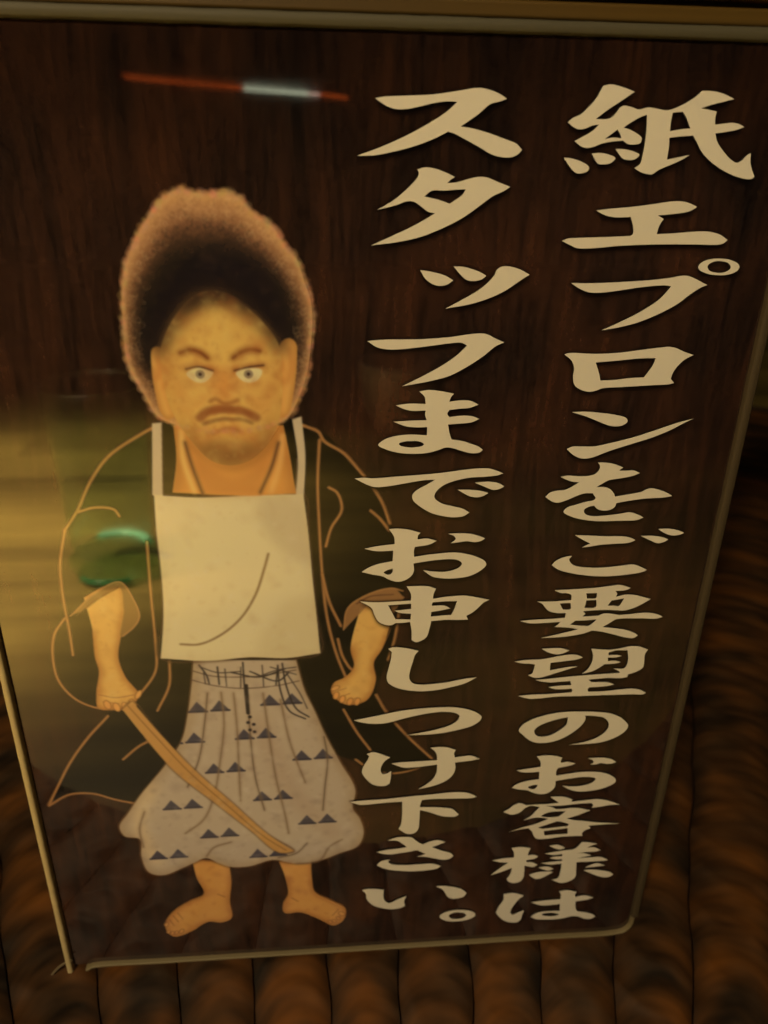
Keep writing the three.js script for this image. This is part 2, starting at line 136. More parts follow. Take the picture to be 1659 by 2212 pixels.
// a printed man in an apron, drawn for this sheet: fuzzy tall hair, dark coat with tan edging, patterned skirt, wooden stick
const COAT = 'c451,1810 401,1782 325,1730 272,1665 236,1591 196,1537 173,1450 165,1332 131,1251 113,1181 119,1100 156,1038 212,1010 c238,996 169,918 108,835 60,746 c28,678 91,716 154,716 215,689 c277,666 c452,890 c731,875 c887,800 941,749 1008,738 1075,755 c1112,787 1039,876 983,961 953,1041 986,1146 1006,1248 1020,1360 1005,1455 971,1577 920,1669 864,1735 811,1787 c759,1815';
const SKIRT = 'c472,1159 460,1078 441,979 417,892 362,804 288,706 245,638 213,586 224,547 265,533 262,462 277,395 316,380 385,410 449,442 482,422 522,400 578,399 648,420 718,401 788,407 852,434 904,457 923,509 912,570 890,614 898,686 854,793 812,896 785,978 759,1050 c739,1149';
const APRON = 'c419,1632 524,1624 665,1627 c771,1628 780,1524 788,1394 796,1284 c804,1168 715,1156 618,1162 510,1155 c388,1167 408,1297 415,1430 415,1545';
const HAIR = '501,2282 539,2300 569,2294 596,2293 626,2296 659,2284 678,2262 701,2245 725,2229 748,2191 772,2164 785,2123 798,2084 801,2041 797,1993 788,1929 771,1875 735,1815 649,1791 535,1792 451,1821 423,1876 403,1922 394,1967 396,2022 400,2086 412,2141 430,2184 450,2218 482,2260';
const HEAD = '501,2282 539,2300 569,2294 596,2293 626,2296 659,2284 678,2262 701,2245 725,2229 748,2191 772,2164 785,2123 798,2084 801,2041 797,1993 788,1929 771,1875 743,1819 715,1791 686,1750 641,1713 602,1704 560,1716 521,1760 494,1801 451,1821 423,1876 403,1922 394,1967 396,2022 400,2086 412,2141 430,2184 450,2218 482,2260';
const FACE = '595,2103 630,2092 664,2066 699,2030 726,1986 731,1918 727,1851 715,1799 686,1750 641,1713 602,1704 560,1716 521,1760 496,1801 479,1841 469,1892 467,1967 483,2011 514,2058 552,2093';
const FOOT_LEFT = 'c408,441 c516,420 519,345 509,254 509,177 478,160 435,166 382,128 329,107 308,124 304,174 335,225 386,264 431,291 415,363';
const FOOT_RIGHT = 'c666,412 c763,425 765,325 774,272 829,228 868,191 859,134 828,115 784,147 726,184 675,186 671,226 688,270 682,342';
const tan = ink(150, 100, 52), skin = ink(214, 146, 70), shade = ink(150, 88, 36), hairDark = ink(26, 19, 17);
const FOLDS = ['500,1052 485,953 459,824 419,724', '536,1053 537,950 518,820 490,684 454,597 397,546', '569,1049 571,932 568,801 565,662', '606,1041 606,882 612,747 632,622', '647,1045 656,912 670,743 691,600 699,525', '693,1022 713,876 753,721', '809,888 818,804 809,700 802,611', '290,640 269,573 272,499', '451,448 476,484 529,503', '663,428 719,443 753,483', '718,401 788,407 820,463 859,491'];
const EDGING = ['445,1803 401,1779 327,1729 277,1665 239,1595 202,1543', '202,1543 177,1450 170,1345 171,1263 169,1186', '239,1590 279,1601 323,1595 333,1578', '165,1298 133,1251 118,1181 122,1105 158,1044 213,1013 276,1008', '232,987 169,915 111,833 63,745 30,682', '29,678 91,716 154,716 215,689 272,670', '390,1508 384,1365 380,1213 371,1127 317,1046', '410,1157 402,1081 363,998', '253,835 301,879 346,905', '774,1800 809,1784 821,1762 867,1731 899,1693 931,1651 960,1602 980,1545', '811,1764 805,1659 807,1536 812,1407 822,1283 845,1167 877,1068', '831,1644 851,1630 862,1585 836,1536 822,1485', '812,1407 829,1325 858,1251', '932,1581 955,1559 980,1525', '850,1211 864,1151 894,1105 937,1100', '1010,1291 1000,1205 984,1139', '953,1025 985,960 1044,876 1120,787', '864,979 900,900 940,831', '898,799 948,755 1011,741 1075,755 1115,780'];
const MOTIFS = '500,988 424,882 529,772 399,642 658,661 496,524 341,448 695,1003 620,889 776,806 785,560 635,434';
soft(0.5, () => fill(COAT, ink(13, 11, 7)));
fill(COAT, ink(13, 11, 7));
for (const t of EDGING) { soft(0.12, () => line(t, ink(120, 76, 38), 9)); line(t, tan, 5); }
// sleeves' turned cuffs, forearms, hands
const ARM_LEFT = 'c219,1357 281,1390 315,1391 315,1313 297,1242 282,1174 293,1112 320,1054 299,1021 254,1008 211,1013 211,1062 227,1133 223,1176 227,1261';
const ARM_RIGHT = 'c908,1305 970,1323 c995,1280 968,1177 946,1133 952,1072 928,1008 877,994 849,1011 831,1040 839,1071 869,1088 892,1120 883,1180';
for (const a of [ARM_LEFT, ARM_RIGHT]) { fill(a, skin); within(a, () => { soft(0.8, () => line(a.split(';')[0], shade, 14)); }); line(a, ink(140, 84, 40), 2); }
fill('c177,1302 242,1362 312,1399 341,1345 349,1296 332,1266 296,1236 c313,1313 310,1383 c257,1353 213,1319', ink(120, 84, 42));
line('180,1304 244,1364 312,1399 341,1345 349,1296 332,1266 301,1239', tan, 5);
line('195,1304 249,1348 307,1383', ink(90, 58, 28), 3);
fill('c865,1236 877,1306 932,1346 993,1361 c1023,1332 c995,1283 c934,1321 901,1280', ink(128, 86, 46));
line('865,1239 877,1306 932,1346 989,1361 1018,1352', tan, 5);
line('899,1317 934,1338 994,1342', ink(84, 52, 30), 3);
for (const t of ['217,1058 259,1047 308,1054', '224,1034 266,1027', '849,1043 872,1051', '859,1023 882,1033', '877,1007 902,1018']) line(t, ink(150, 90, 44), 2.4);
const digit = (text, rx, ry, turn, body, edge) => { for (const w of text.trim().split(/\s+/)) { const [x, y] = w.split(',').map(Number); cx.save(); cx.translate(x, y); cx.rotate(turn); cx.beginPath(); cx.ellipse(0, 0, rx, ry, 0, 0, 7); cx.fillStyle = body; cx.fill(); cx.strokeStyle = edge; cx.lineWidth = 2.2; cx.stroke(); cx.restore(); } };
digit('235,1024 258,1015 281,1016 301,1026', 9, 15, 0.25, ink(200, 136, 66), ink(132, 78, 36));
digit('319,1054', 7, 16, -0.5, ink(204, 140, 70), ink(132, 78, 36));
digit('844,1027 861,1014 882,1005 902,1004', 8, 13, -0.3, ink(198, 132, 62), ink(132, 78, 36));
digit('842,1052', 7, 13, -1.1, ink(204, 140, 70), ink(132, 78, 36));
// feet
for (const f of [FOOT_LEFT, FOOT_RIGHT]) { fill(f, ink(186, 124, 56)); within(f, () => soft(0.9, () => line(f, ink(140, 80, 34), 12))); }
for (const t of ['317,189 329,159', '330,205 344,174', '345,216 359,186', '861,172 840,144', '846,190 825,162', '473,288 494,274', '699,253 719,235']) line(t, ink(120, 66, 30), 2.2);
digit('309,131 321,125 334,126', 5.5, 9, -0.5, ink(186, 122, 56), ink(120, 68, 32));
digit('306,165 350,131', 6, 11, -0.5, ink(188, 126, 58), ink(120, 68, 32));
digit('818,133 831,136 844,148', 5.5, 9, 0.6, ink(186, 122, 56), ink(120, 68, 32));
digit('855,168', 8, 12, 0.9, ink(188, 126, 58), ink(120, 68, 32));
// the skirt with its small triangles and folds
soft(0.3, () => line(SKIRT, ink(96, 62, 30), 7));
fill(SKIRT, ink(166, 139, 104));
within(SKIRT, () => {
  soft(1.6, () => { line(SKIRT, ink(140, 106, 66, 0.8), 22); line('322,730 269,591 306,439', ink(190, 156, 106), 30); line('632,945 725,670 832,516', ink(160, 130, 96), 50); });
  for (const p of points(MOTIFS, true)) void p;
});
const motif = (x, y, k) => { cx.beginPath(); cx.moveTo(x - 27 * k, y); cx.lineTo(x - 1, y + 36 * k); cx.lineTo(x + 27 * k, y); cx.closePath(); cx.fillStyle = ink(66, 57, 56); cx.fill(); cx.fillStyle = ink(50, 43, 44); cx.fillRect(x - 27 * k, y - 1, 54 * k, 6); };
within(SKIRT, () => { for (const w of MOTIFS.trim().split(/\s+/)) { const [x, y] = w.split(',').map(Number); motif(x - 30, y, 1); motif(x + 30, y + 2, 1); } });
FOLDS.forEach((t, i) => { soft(0.35, () => line(t, ink(120, 92, 60, 0.7), 7)); line(t, i % 3 ? ink(112, 84, 56) : ink(88, 66, 46), 2.6); });
// belt and its knotted cord
for (const t of ['464,1126 518,1106 591,1100 640,1101 738,1117', '462,1096 516,1076 589,1063 687,1068 745,1081']) line(t, ink(84, 62, 44), 3);
for (const t of ['485,1143 502,1109 507,1082', '532,1135 533,1078', '690,1128 683,1071', '599,1147 599,1072 601,979', '567,1116 639,1098 709,1122', '616,1117 688,1083 718,1109', '702,1140 710,1067 735,988 769,958', '690,1134 694,1052 717,980 759,952']) line(t, ink(42, 34, 28), 4);
line('604,1072 604,979', ink(40, 32, 26), 9);
for (const w of '608,966 602,947 617,940 606,921 618,914'.trim().split(/\s+/)) { const [x, y] = w.split(',').map(Number); cx.beginPath(); cx.arc(x, y, 5, 0, 7); cx.fillStyle = ink(40, 32, 28); cx.fill(); }
for (const t of ['487,1137 531,1117 592,1118', '495,1119 497,1082', '551,1128 552,1071', '649,1136 650,1067', '670,1129 738,1102', '635,1098 689,1119 739,1126', '711,1110 748,1035 765,987', '593,1132 589,1066']) line(t, ink(60, 48, 38), 3);
// the stick
const STICK = 'c271,1007 c301,1033 356,931 444,787 539,660 639,525 c713,452 669,449 586,548 486,667 392,780 319,910';
soft(0.25, () => line(STICK, ink(84, 52, 24), 5));
fill(STICK, ink(172, 120, 58));
line('287,1019 343,922 430,778 525,650 625,519 689,457', ink(126, 82, 38), 3);
// apron
soft(0.35, () => line(APRON, ink(70, 46, 26), 7));
fill('c433,1808 c455,1810 c440,1629 c415,1630 ; c749,1815 c771,1822 778,1724 c772,1626 c752,1626 759,1719', ink(178, 150, 108));
line('456,1808 441,1634', ink(90, 66, 44), 2.4);
line('757,1719 751,1629', ink(90, 66, 44), 2.4);
fill(APRON, ink(200, 172, 118));
within(APRON, () => {
  soft(1.4, () => { fill('c665,1627 c775,1628 c805,1433 748,1448 693,1501 662,1564', ink(178, 150, 104, 0.8)); fill('745,1341 684,1287 642,1160 813,1138 815,1325', ink(186, 158, 106, 0.7)); line(APRON, ink(176, 146, 98, 0.7), 12); });
});
soft(0.12, () => line('443,1210 490,1208 545,1233 601,1283 642,1351 669,1430 680,1469', ink(116, 86, 50), 5));
// neck and open collar, then hair, then face
fill('c480,1803 c729,1801 741,1730 c753,1629 621,1626 c462,1636 479,1722', ink(190, 122, 52));
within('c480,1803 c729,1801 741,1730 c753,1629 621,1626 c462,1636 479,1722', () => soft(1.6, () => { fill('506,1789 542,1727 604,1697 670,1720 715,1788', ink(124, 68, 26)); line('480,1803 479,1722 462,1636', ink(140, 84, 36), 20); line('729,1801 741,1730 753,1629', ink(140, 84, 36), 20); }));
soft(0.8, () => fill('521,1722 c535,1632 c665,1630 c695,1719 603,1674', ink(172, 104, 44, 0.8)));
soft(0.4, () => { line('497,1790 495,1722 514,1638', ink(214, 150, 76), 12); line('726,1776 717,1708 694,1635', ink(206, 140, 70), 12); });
for (const t of ['503,1762 514,1704 533,1632', '716,1759 699,1702 668,1633']) { soft(0.3, () => line(t, ink(110, 66, 34), 8)); line(t, ink(92, 56, 30), 3.4); }
soft(0.4, () => fill(HAIR, ink(190, 138, 80)));
within(HAIR, () => {
  fill(HAIR, ink(182, 128, 70));
  const steps = [[0.97, 0.94, 150, 100], [0.94, 0.86, 112, 70], [0.91, 0.79, 84, 52], [0.88, 0.72, 52, 36], [0.84, 0.66, 28, 22], [0.76, 0.58, 24, 19]];
  const C = '592,1982'.trim().split(',').map(Number);
  const outline = points(HAIR);
  soft(1.7, () => { for (const [kx, ky, r, g] of steps) { cx.beginPath(); outline.forEach((p, i) => { const x = C[0] + (p.x - C[0]) * kx, y = C[1] + (p.y - C[1]) * ky; i ? cx.lineTo(x, y) : cx.moveTo(x, y); }); cx.closePath(); cx.fillStyle = ink(r, g, g * 0.6, 0.75); cx.fill(); } });
  soft(2.2, () => fill('601,2186 657,2180 704,2150 737,2094 753,2023 758,1956 743,1925 716,2015 664,2066 603,2108 537,2079 489,2022 451,1934 436,1963 444,2036 476,2100 523,2155 563,2179', hairDark));
  for (let i = 0; i < 5200; i++) { // small curls
    const q = outline[Math.floor(rnd() * outline.length)], k = Math.sqrt(rnd()) * 1.0, x = C[0] + (q.x - C[0]) * k + (rnd() - 0.5) * 30, y = C[1] + (q.y - C[1]) * k + (rnd() - 0.5) * 30;
    const edge = k > 0.84; cx.beginPath(); cx.arc(x, y, 2.5 + rnd() * 4.5, rnd() * 6, 3 + rnd() * 4);
    cx.strokeStyle = edge ? (rnd() < 0.5 ? ink(206, 156, 96, 0.22) : ink(130, 84, 44, 0.2)) : rnd() < 0.25 ? ink(120, 72, 38, 0.13) : ink(24, 18, 15, 0.22); cx.lineWidth = 1.8; cx.stroke();
  }
  soft(0.5, () => line(HAIR + ' ' + HAIR.trim().split(/\s+/)[0], ink(196, 146, 88, 0.35), 14));
});
// ears
for (const e of ['452,1978 467,1982 478,1963 479,1918 481,1864 485,1825 469,1817 456,1833 448,1880 446,1934', '730,1991 749,2001 763,1991 764,1948 756,1886 741,1827 727,1819 717,1839 721,1902 725,1956']) { fill(e, ink(206, 142, 66)); within(e, () => soft(0.6, () => line(e, ink(160, 98, 42), 9))); }
soft(0.9, () => fill(FACE, ink(196, 130, 58)));
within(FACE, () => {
  fill(FACE, ink(222, 150, 70));
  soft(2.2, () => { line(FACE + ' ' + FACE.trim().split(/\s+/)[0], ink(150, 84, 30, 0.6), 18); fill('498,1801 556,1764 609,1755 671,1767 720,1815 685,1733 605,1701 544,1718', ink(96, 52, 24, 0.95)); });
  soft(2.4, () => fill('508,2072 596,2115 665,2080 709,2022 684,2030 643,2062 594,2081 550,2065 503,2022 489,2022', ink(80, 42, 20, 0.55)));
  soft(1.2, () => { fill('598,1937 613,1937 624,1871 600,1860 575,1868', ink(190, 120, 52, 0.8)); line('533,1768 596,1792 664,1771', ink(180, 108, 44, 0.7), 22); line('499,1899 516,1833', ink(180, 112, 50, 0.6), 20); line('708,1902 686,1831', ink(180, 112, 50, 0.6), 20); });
});
for (const t of ['460,1963 463,1941 457,1911', '474,1941 475,1911 469,1888', '728,1948 731,1929', '748,1982 751,1940 742,1902', '727,1914 732,1898']) soft(0.5, () => line(t, ink(166, 92, 40, 0.75), 7));
for (const t of ['522,1902 543,1897 566,1904', '640,1900 659,1896 678,1905', '580,1937 584,1918 575,1887', '631,1937 625,1914 632,1887', '536,1848 548,1864 564,1872', '675,1847 665,1863 648,1871']) soft(0.8, () => line(t, ink(176, 98, 42, 0.65), 9));
soft(1.5, () => { line('466,1975 489,2022 521,2062 555,2088 595,2101 637,2090 678,2059 709,2022 730,1982', ink(30, 20, 16, 0.9), 26); line('537,2076 595,2097 658,2076', ink(30, 20, 16, 0.8), 26); });
// features of a calm face
for (const t of ['510,1969 532,1976 555,1969 569,1957', '624,1957 641,1969 663,1976 684,1973']) { soft(0.5, () => line(t, ink(120, 66, 28), 13)); line(t, ink(112, 62, 28, 0.8), 6); }
for (const [e, lid, at] of [['520,1923 547,1936 579,1926 561,1904 538,1904', '520,1933 547,1938 579,1929', '550,1921'], ['628,1924 657,1935 687,1930 674,1906 647,1903', '625,1929 657,1937 691,1941', '656,1921']]) {
  soft(0.5, () => line(lid, ink(150, 88, 40), 12));
  fill(e, ink(206, 172, 112)); line(lid, ink(72, 42, 24), 3.6);
  const [x, y] = at.trim().split(',').map(Number);
  cx.beginPath(); cx.arc(x, y, 8.5, 0, 7); cx.fillStyle = ink(150, 130, 92); cx.fill(); cx.strokeStyle = ink(96, 74, 52); cx.lineWidth = 2; cx.stroke();
  cx.beginPath(); cx.arc(x, y, 4.2, 0, 7); cx.fillStyle = ink(52, 34, 26); cx.fill();
}
soft(0.35, () => { line('566,1858 580,1865 596,1854 615,1856 631,1863', ink(132, 72, 32), 6); line('542,1821 557,1834 588,1840 618,1839 644,1833 668,1820', ink(134, 76, 36), 20); line('548,1806 567,1812 598,1818 613,1816 632,1817 659,1807', ink(84, 42, 24), 5); line('567,1782 604,1796 636,1784', ink(150, 86, 38), 6); });
// fuzz along the edge of the hair, and the uneven ink of a hand-drawn picture
{
  const edge = points(HAIR);
  for (let i = 0; i < 900; i++) { const p = edge[Math.floor(rnd() * edge.length)], q = edge[(edge.indexOf(p) + 1) % edge.length], t = rnd(); if (p.y < 1560) continue; cx.beginPath(); cx.arc(p.x + (q.x - p.x) * t + (rnd() - 0.5) * 9, p.y + (q.y - p.y) * t + (rnd() - 0.5) * 9, 2 + rnd() * 6, 0, 7); cx.fillStyle = ink(150 + rnd() * 50, 104 + rnd() * 36, 58 + rnd() * 30, 0.22); cx.fill(); }
  for (const [outline, n, dark, light] of [[SKIRT, 900, [104, 76, 60], [190, 166, 130]], [FACE, 700, [150, 78, 34], [226, 164, 84]], [APRON, 260, [170, 136, 88], [214, 190, 140]], [ARM_LEFT, 160, [150, 86, 40], [222, 162, 90]], [ARM_RIGHT, 160, [150, 86, 40], [222, 162, 90]], [FOOT_LEFT, 140, [130, 66, 34], [206, 144, 74]], [FOOT_RIGHT, 140, [130, 66, 34], [206, 144, 74]]]) {
    const pts = points(outline), xs = pts.map((p) => p.x), ys = pts.map((p) => p.y), x0 = Math.min(...xs), x1 = Math.max(...xs), y0 = Math.min(...ys), y1 = Math.max(...ys);
    within(outline, () => { for (let i = 0; i < n; i++) { const c = rnd() < 0.55 ? dark : light, r = 3 + rnd() ** 2 * 26; cx.save(); cx.translate(x0 + rnd() * (x1 - x0), y0 + rnd() * (y1 - y0)); cx.rotate(rnd() * 3); cx.scale(1, 0.45 + rnd() * 0.5); const g = cx.createRadialGradient(0, 0, 0, 0, 0, r); g.addColorStop(0, ink(...c, 0.16)); g.addColorStop(1, ink(...c, 0)); cx.fillStyle = g; cx.fillRect(-r, -r, 2 * r, 2 * r); cx.restore(); } });
  }
}
// the print is a little soft
cx.save(); cx.setTransform(1, 0, 0, 1, 0, 0); cx.filter = 'blur(1.1px)'; cx.drawImage(canvas, 0, 0); cx.restore();
// soft dark halo of the printed lettering
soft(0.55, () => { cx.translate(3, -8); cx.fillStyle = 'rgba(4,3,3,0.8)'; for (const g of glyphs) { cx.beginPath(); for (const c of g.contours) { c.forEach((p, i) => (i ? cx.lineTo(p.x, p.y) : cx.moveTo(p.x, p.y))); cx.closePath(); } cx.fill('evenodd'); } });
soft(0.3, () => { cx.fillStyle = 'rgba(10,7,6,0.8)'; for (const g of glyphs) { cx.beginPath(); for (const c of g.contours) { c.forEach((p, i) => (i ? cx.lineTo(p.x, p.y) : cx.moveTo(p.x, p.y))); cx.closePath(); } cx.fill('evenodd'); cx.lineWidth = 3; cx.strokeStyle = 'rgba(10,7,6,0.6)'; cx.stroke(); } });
cx.setTransform(1, 0, 0, 1, 0, 0);
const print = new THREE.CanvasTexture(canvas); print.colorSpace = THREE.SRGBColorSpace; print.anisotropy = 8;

// fine level scratches of the clear film, which draw reflections out into streaks
const film = (() => {
  const w = 384, h = 1024, d = new Float32Array(w * h * 4); // heights in micrometres over 30
  for (let y = 0; y < h; y++) for (let x = 0; x < w; x++) { const v = 15 + 6 * noise(x * 0.022, y * 0.007, 3) + 2.2 * noise(x * 0.06, y * 0.022, 13) + 0.4 * noise(x * 0.01, y * 0.11, 3) + 0.16 * noise(x * 0.014, y * 0.35, 8); const i = (y * w + x) * 4; d[i] = d[i + 1] = d[i + 2] = v / 30; d[i + 3] = 1; }
  const t = new THREE.DataTexture(d, w, h, THREE.RGBAFormat, THREE.FloatType); t.magFilter = t.minFilter = THREE.LinearFilter; t.wrapS = t.wrapT = THREE.RepeatWrapping; t.needsUpdate = true; return t;
})();
const smudge = (() => { // finger marks and wiping streaks on the film
  const w = 384, h = 540, d = new Uint8Array(w * h * 4);
  for (let y = 0; y < h; y++) for (let x = 0; x < w; x++) { const a = noise(x * 0.02, y * 0.02, 41), b = noise(x * 0.012, y * 0.2, 42), c = noise(x * 0.09, y * 0.09, 43), v = 70 + 120 * Math.max(0, a) + 70 * Math.max(0, b) + 50 * c * Math.max(0, a), i = (y * w + x) * 4; d[i] = d[i + 1] = d[i + 2] = Math.max(40, Math.min(255, v)); d[i + 3] = 255; }
  const t = new THREE.DataTexture(d, w, h); t.magFilter = t.minFilter = THREE.LinearFilter; t.needsUpdate = true; return t;
})();
const gloss = { roughness: 0.12, roughnessMap: smudge, ior: 1.85, bumpMap: film, bumpScale: 0.00003 };
const printMat = new THREE.MeshPhysicalMaterial({ map: print, ...gloss });
const whiteMat = new THREE.MeshPhysicalMaterial({ color: rgb(0.84, 0.83, 0.78), ...gloss });

// ---------------------------------------------------------------- the sign
const sign = thing('restaurant_sign', 'dark wood-print sign with white Japanese writing and a man in a white apron', 'sign');
{
  const sheet = box(SW, SH, 0.0016, SW / 2, SH / 2, -0.0008, 0.0004);
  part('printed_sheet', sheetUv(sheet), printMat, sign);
  const layers = [COAT, SKIRT, APRON, HEAD, FOOT_LEFT + ';' + FOOT_RIGHT].map((t, i) => { const g = new THREE.ShapeGeometry(shapes(t.split(';').map((c) => points(c))), 1); g.translate(0, 0, 0.00008 + i * 0.00004); return g; });
  const man = part('printed_figure', sheetUv(mergeGeometries(layers)), printMat, sign);
  man.userData.label = 'printed man with tall fuzzy brown hair, white apron and wooden stick';
  for (const g of glyphs) { const geo = new THREE.ShapeGeometry(shapes(g.contours), 1); geo.translate(0, 0, 0.0004); part('written_character', sheetUv(geo), whiteMat, sign); }
  // the clear plastic edge all round, thick and rounded, open at its lower left corner
  const edge = (pts, w, d) => { const c = new THREE.CatmullRomCurve3(pts.map((p) => new THREE.Vector3(...p)), false, 'centripetal'); const g = new THREE.TubeGeometry(c, 90, 1, 12, false); return { c, g, w, d }; };
  const rim = (name, pts, w, d, m) => { // a rounded bar, w wide across the sheet and d deep
    const { g, c } = edge(pts, w, d), p = g.attributes.position, n = c.points.length; void n;
    const seg = 91, ring = 13;
    for (let i = 0; i < seg; i++) { const q = c.getPointAt(i / (seg - 1)), t = c.getTangentAt(i / (seg - 1)), side = new THREE.Vector3(-t.y, t.x, 0).normalize(); for (let k = 0; k < ring; k++) { const a = (k / (ring - 1)) * Math.PI * 2, s = Math.sign(Math.cos(a)) * Math.abs(Math.cos(a)) ** 0.6, z = Math.sign(Math.sin(a)) * Math.abs(Math.sin(a)) ** 0.6, wob = 1 + 0.1 * noise(q.y * 260, q.x * 260, w * 900); p.setXYZ(i * ring + k, q.x + side.x * s * w * wob / 2, q.y + side.y * s * w * wob / 2, q.z + z * d / 2); } }
    g.computeVertexNormals(); return part(name, g, m, sign);
  };
  const plastic = (r, g, b, k) => new THREE.MeshPhysicalMaterial({ color: rgb(r, g, b), roughness: k, bumpMap: film, bumpScale: 0.0001 });  // one clear plastic; tone per side paints how each edge catches light
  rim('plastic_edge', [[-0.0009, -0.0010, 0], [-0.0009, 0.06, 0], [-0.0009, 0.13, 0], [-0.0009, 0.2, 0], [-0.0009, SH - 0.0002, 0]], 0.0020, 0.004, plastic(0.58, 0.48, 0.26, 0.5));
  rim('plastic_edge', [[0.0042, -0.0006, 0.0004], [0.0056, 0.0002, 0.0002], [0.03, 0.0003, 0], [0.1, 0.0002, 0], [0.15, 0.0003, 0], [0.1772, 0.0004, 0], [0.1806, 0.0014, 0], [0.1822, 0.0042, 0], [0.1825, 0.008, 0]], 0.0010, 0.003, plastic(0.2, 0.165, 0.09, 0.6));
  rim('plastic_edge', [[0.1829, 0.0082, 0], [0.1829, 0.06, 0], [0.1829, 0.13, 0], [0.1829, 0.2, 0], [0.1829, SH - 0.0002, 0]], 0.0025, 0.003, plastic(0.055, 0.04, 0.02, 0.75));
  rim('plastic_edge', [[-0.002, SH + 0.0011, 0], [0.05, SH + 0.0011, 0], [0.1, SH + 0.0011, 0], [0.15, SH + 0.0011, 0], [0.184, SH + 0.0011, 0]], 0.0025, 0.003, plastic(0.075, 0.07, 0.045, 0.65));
  rim('torn_film', [[-0.0068, -0.002, 0.0014], [-0.005, 0.0006, 0.0016], [-0.0026, 0.003, 0.0016], [0.0004, 0.0046, 0.0014]], 0.0008, 0.0003, plastic(0.2, 0.16, 0.1, 0.3));
}

// ---------------------------------------------------------------- the table under and behind it
const slatTex = (() => {
  const w = 512, h = 2048, d = new Uint8Array(w * h * 4);
  for (let y = 0; y < h; y++) for (let x = 0; x < w; x++) {
    const u = x / w, v = (2.3 * y) / h;
    const a = noise(u * 6, v * 34, 1), b = noise(u * 9, v * 80, 2), c = noise(u * 20, v * 190, 3), e = noise(u * 8, v * 11, 4);
    const k = Math.max(0.12, 0.62 + a * 0.4 + b * 0.32 + c * 0.2 + e * 0.3), o = Math.max(0, Math.min(1, 0.45 + e * 0.7 + a * 0.6)), i = (y * w + x) * 4;
    d[i] = srgb(k * (0.09 + 0.11 * o)); d[i + 1] = srgb(k * (0.050 + 0.024 * o)); d[i + 2] = srgb(k * (0.024 - 0.011 * o)); d[i + 3] = 255;
  }
  const t = new THREE.DataTexture(d, w, h); t.colorSpace = THREE.SRGBColorSpace; t.magFilter = t.minFilter = THREE.LinearFilter; t.wrapS = t.wrapT = THREE.RepeatWrapping; t.needsUpdate = true; return t;
})();
const slatMat = new THREE.MeshPhysicalMaterial({ map: slatTex, roughness: 0.55, vertexColors: true });
const boardTex = (() => {
  const w = 512, h = 512, d = new Uint8Array(w * h * 4);
  for (let y = 0; y < h; y++) for (let x = 0; x < w; x++) {
    const u = x / w, v = y / h, a = noise(u * 3, v * 26, 21), b = noise(u * 6, v * 80, 22), c = noise(u * 2, v * 5, 23), k = Math.max(0.15, 0.85 + 0.3 * a + 0.16 * b + 0.75 * c), i = (y * w + x) * 4;
    d[i] = srgb(k * 0.25); d[i + 1] = srgb(k * 0.19); d[i + 2] = srgb(k * 0.05); d[i + 3] = 255;
  }
  const t = new THREE.DataTexture(d, w, h); t.colorSpace = THREE.SRGBColorSpace; t.magFilter = t.minFilter = THREE.LinearFilter; t.wrapS = t.wrapT = THREE.RepeatWrapping; t.needsUpdate = true; return t;
})();
const boardMat = new THREE.MeshStandardMaterial({ map: boardTex, roughness: 0.5 });
const table = thing('table', 'dark brown wooden table of carved, wavy slats fanning out beneath the sign', 'table');
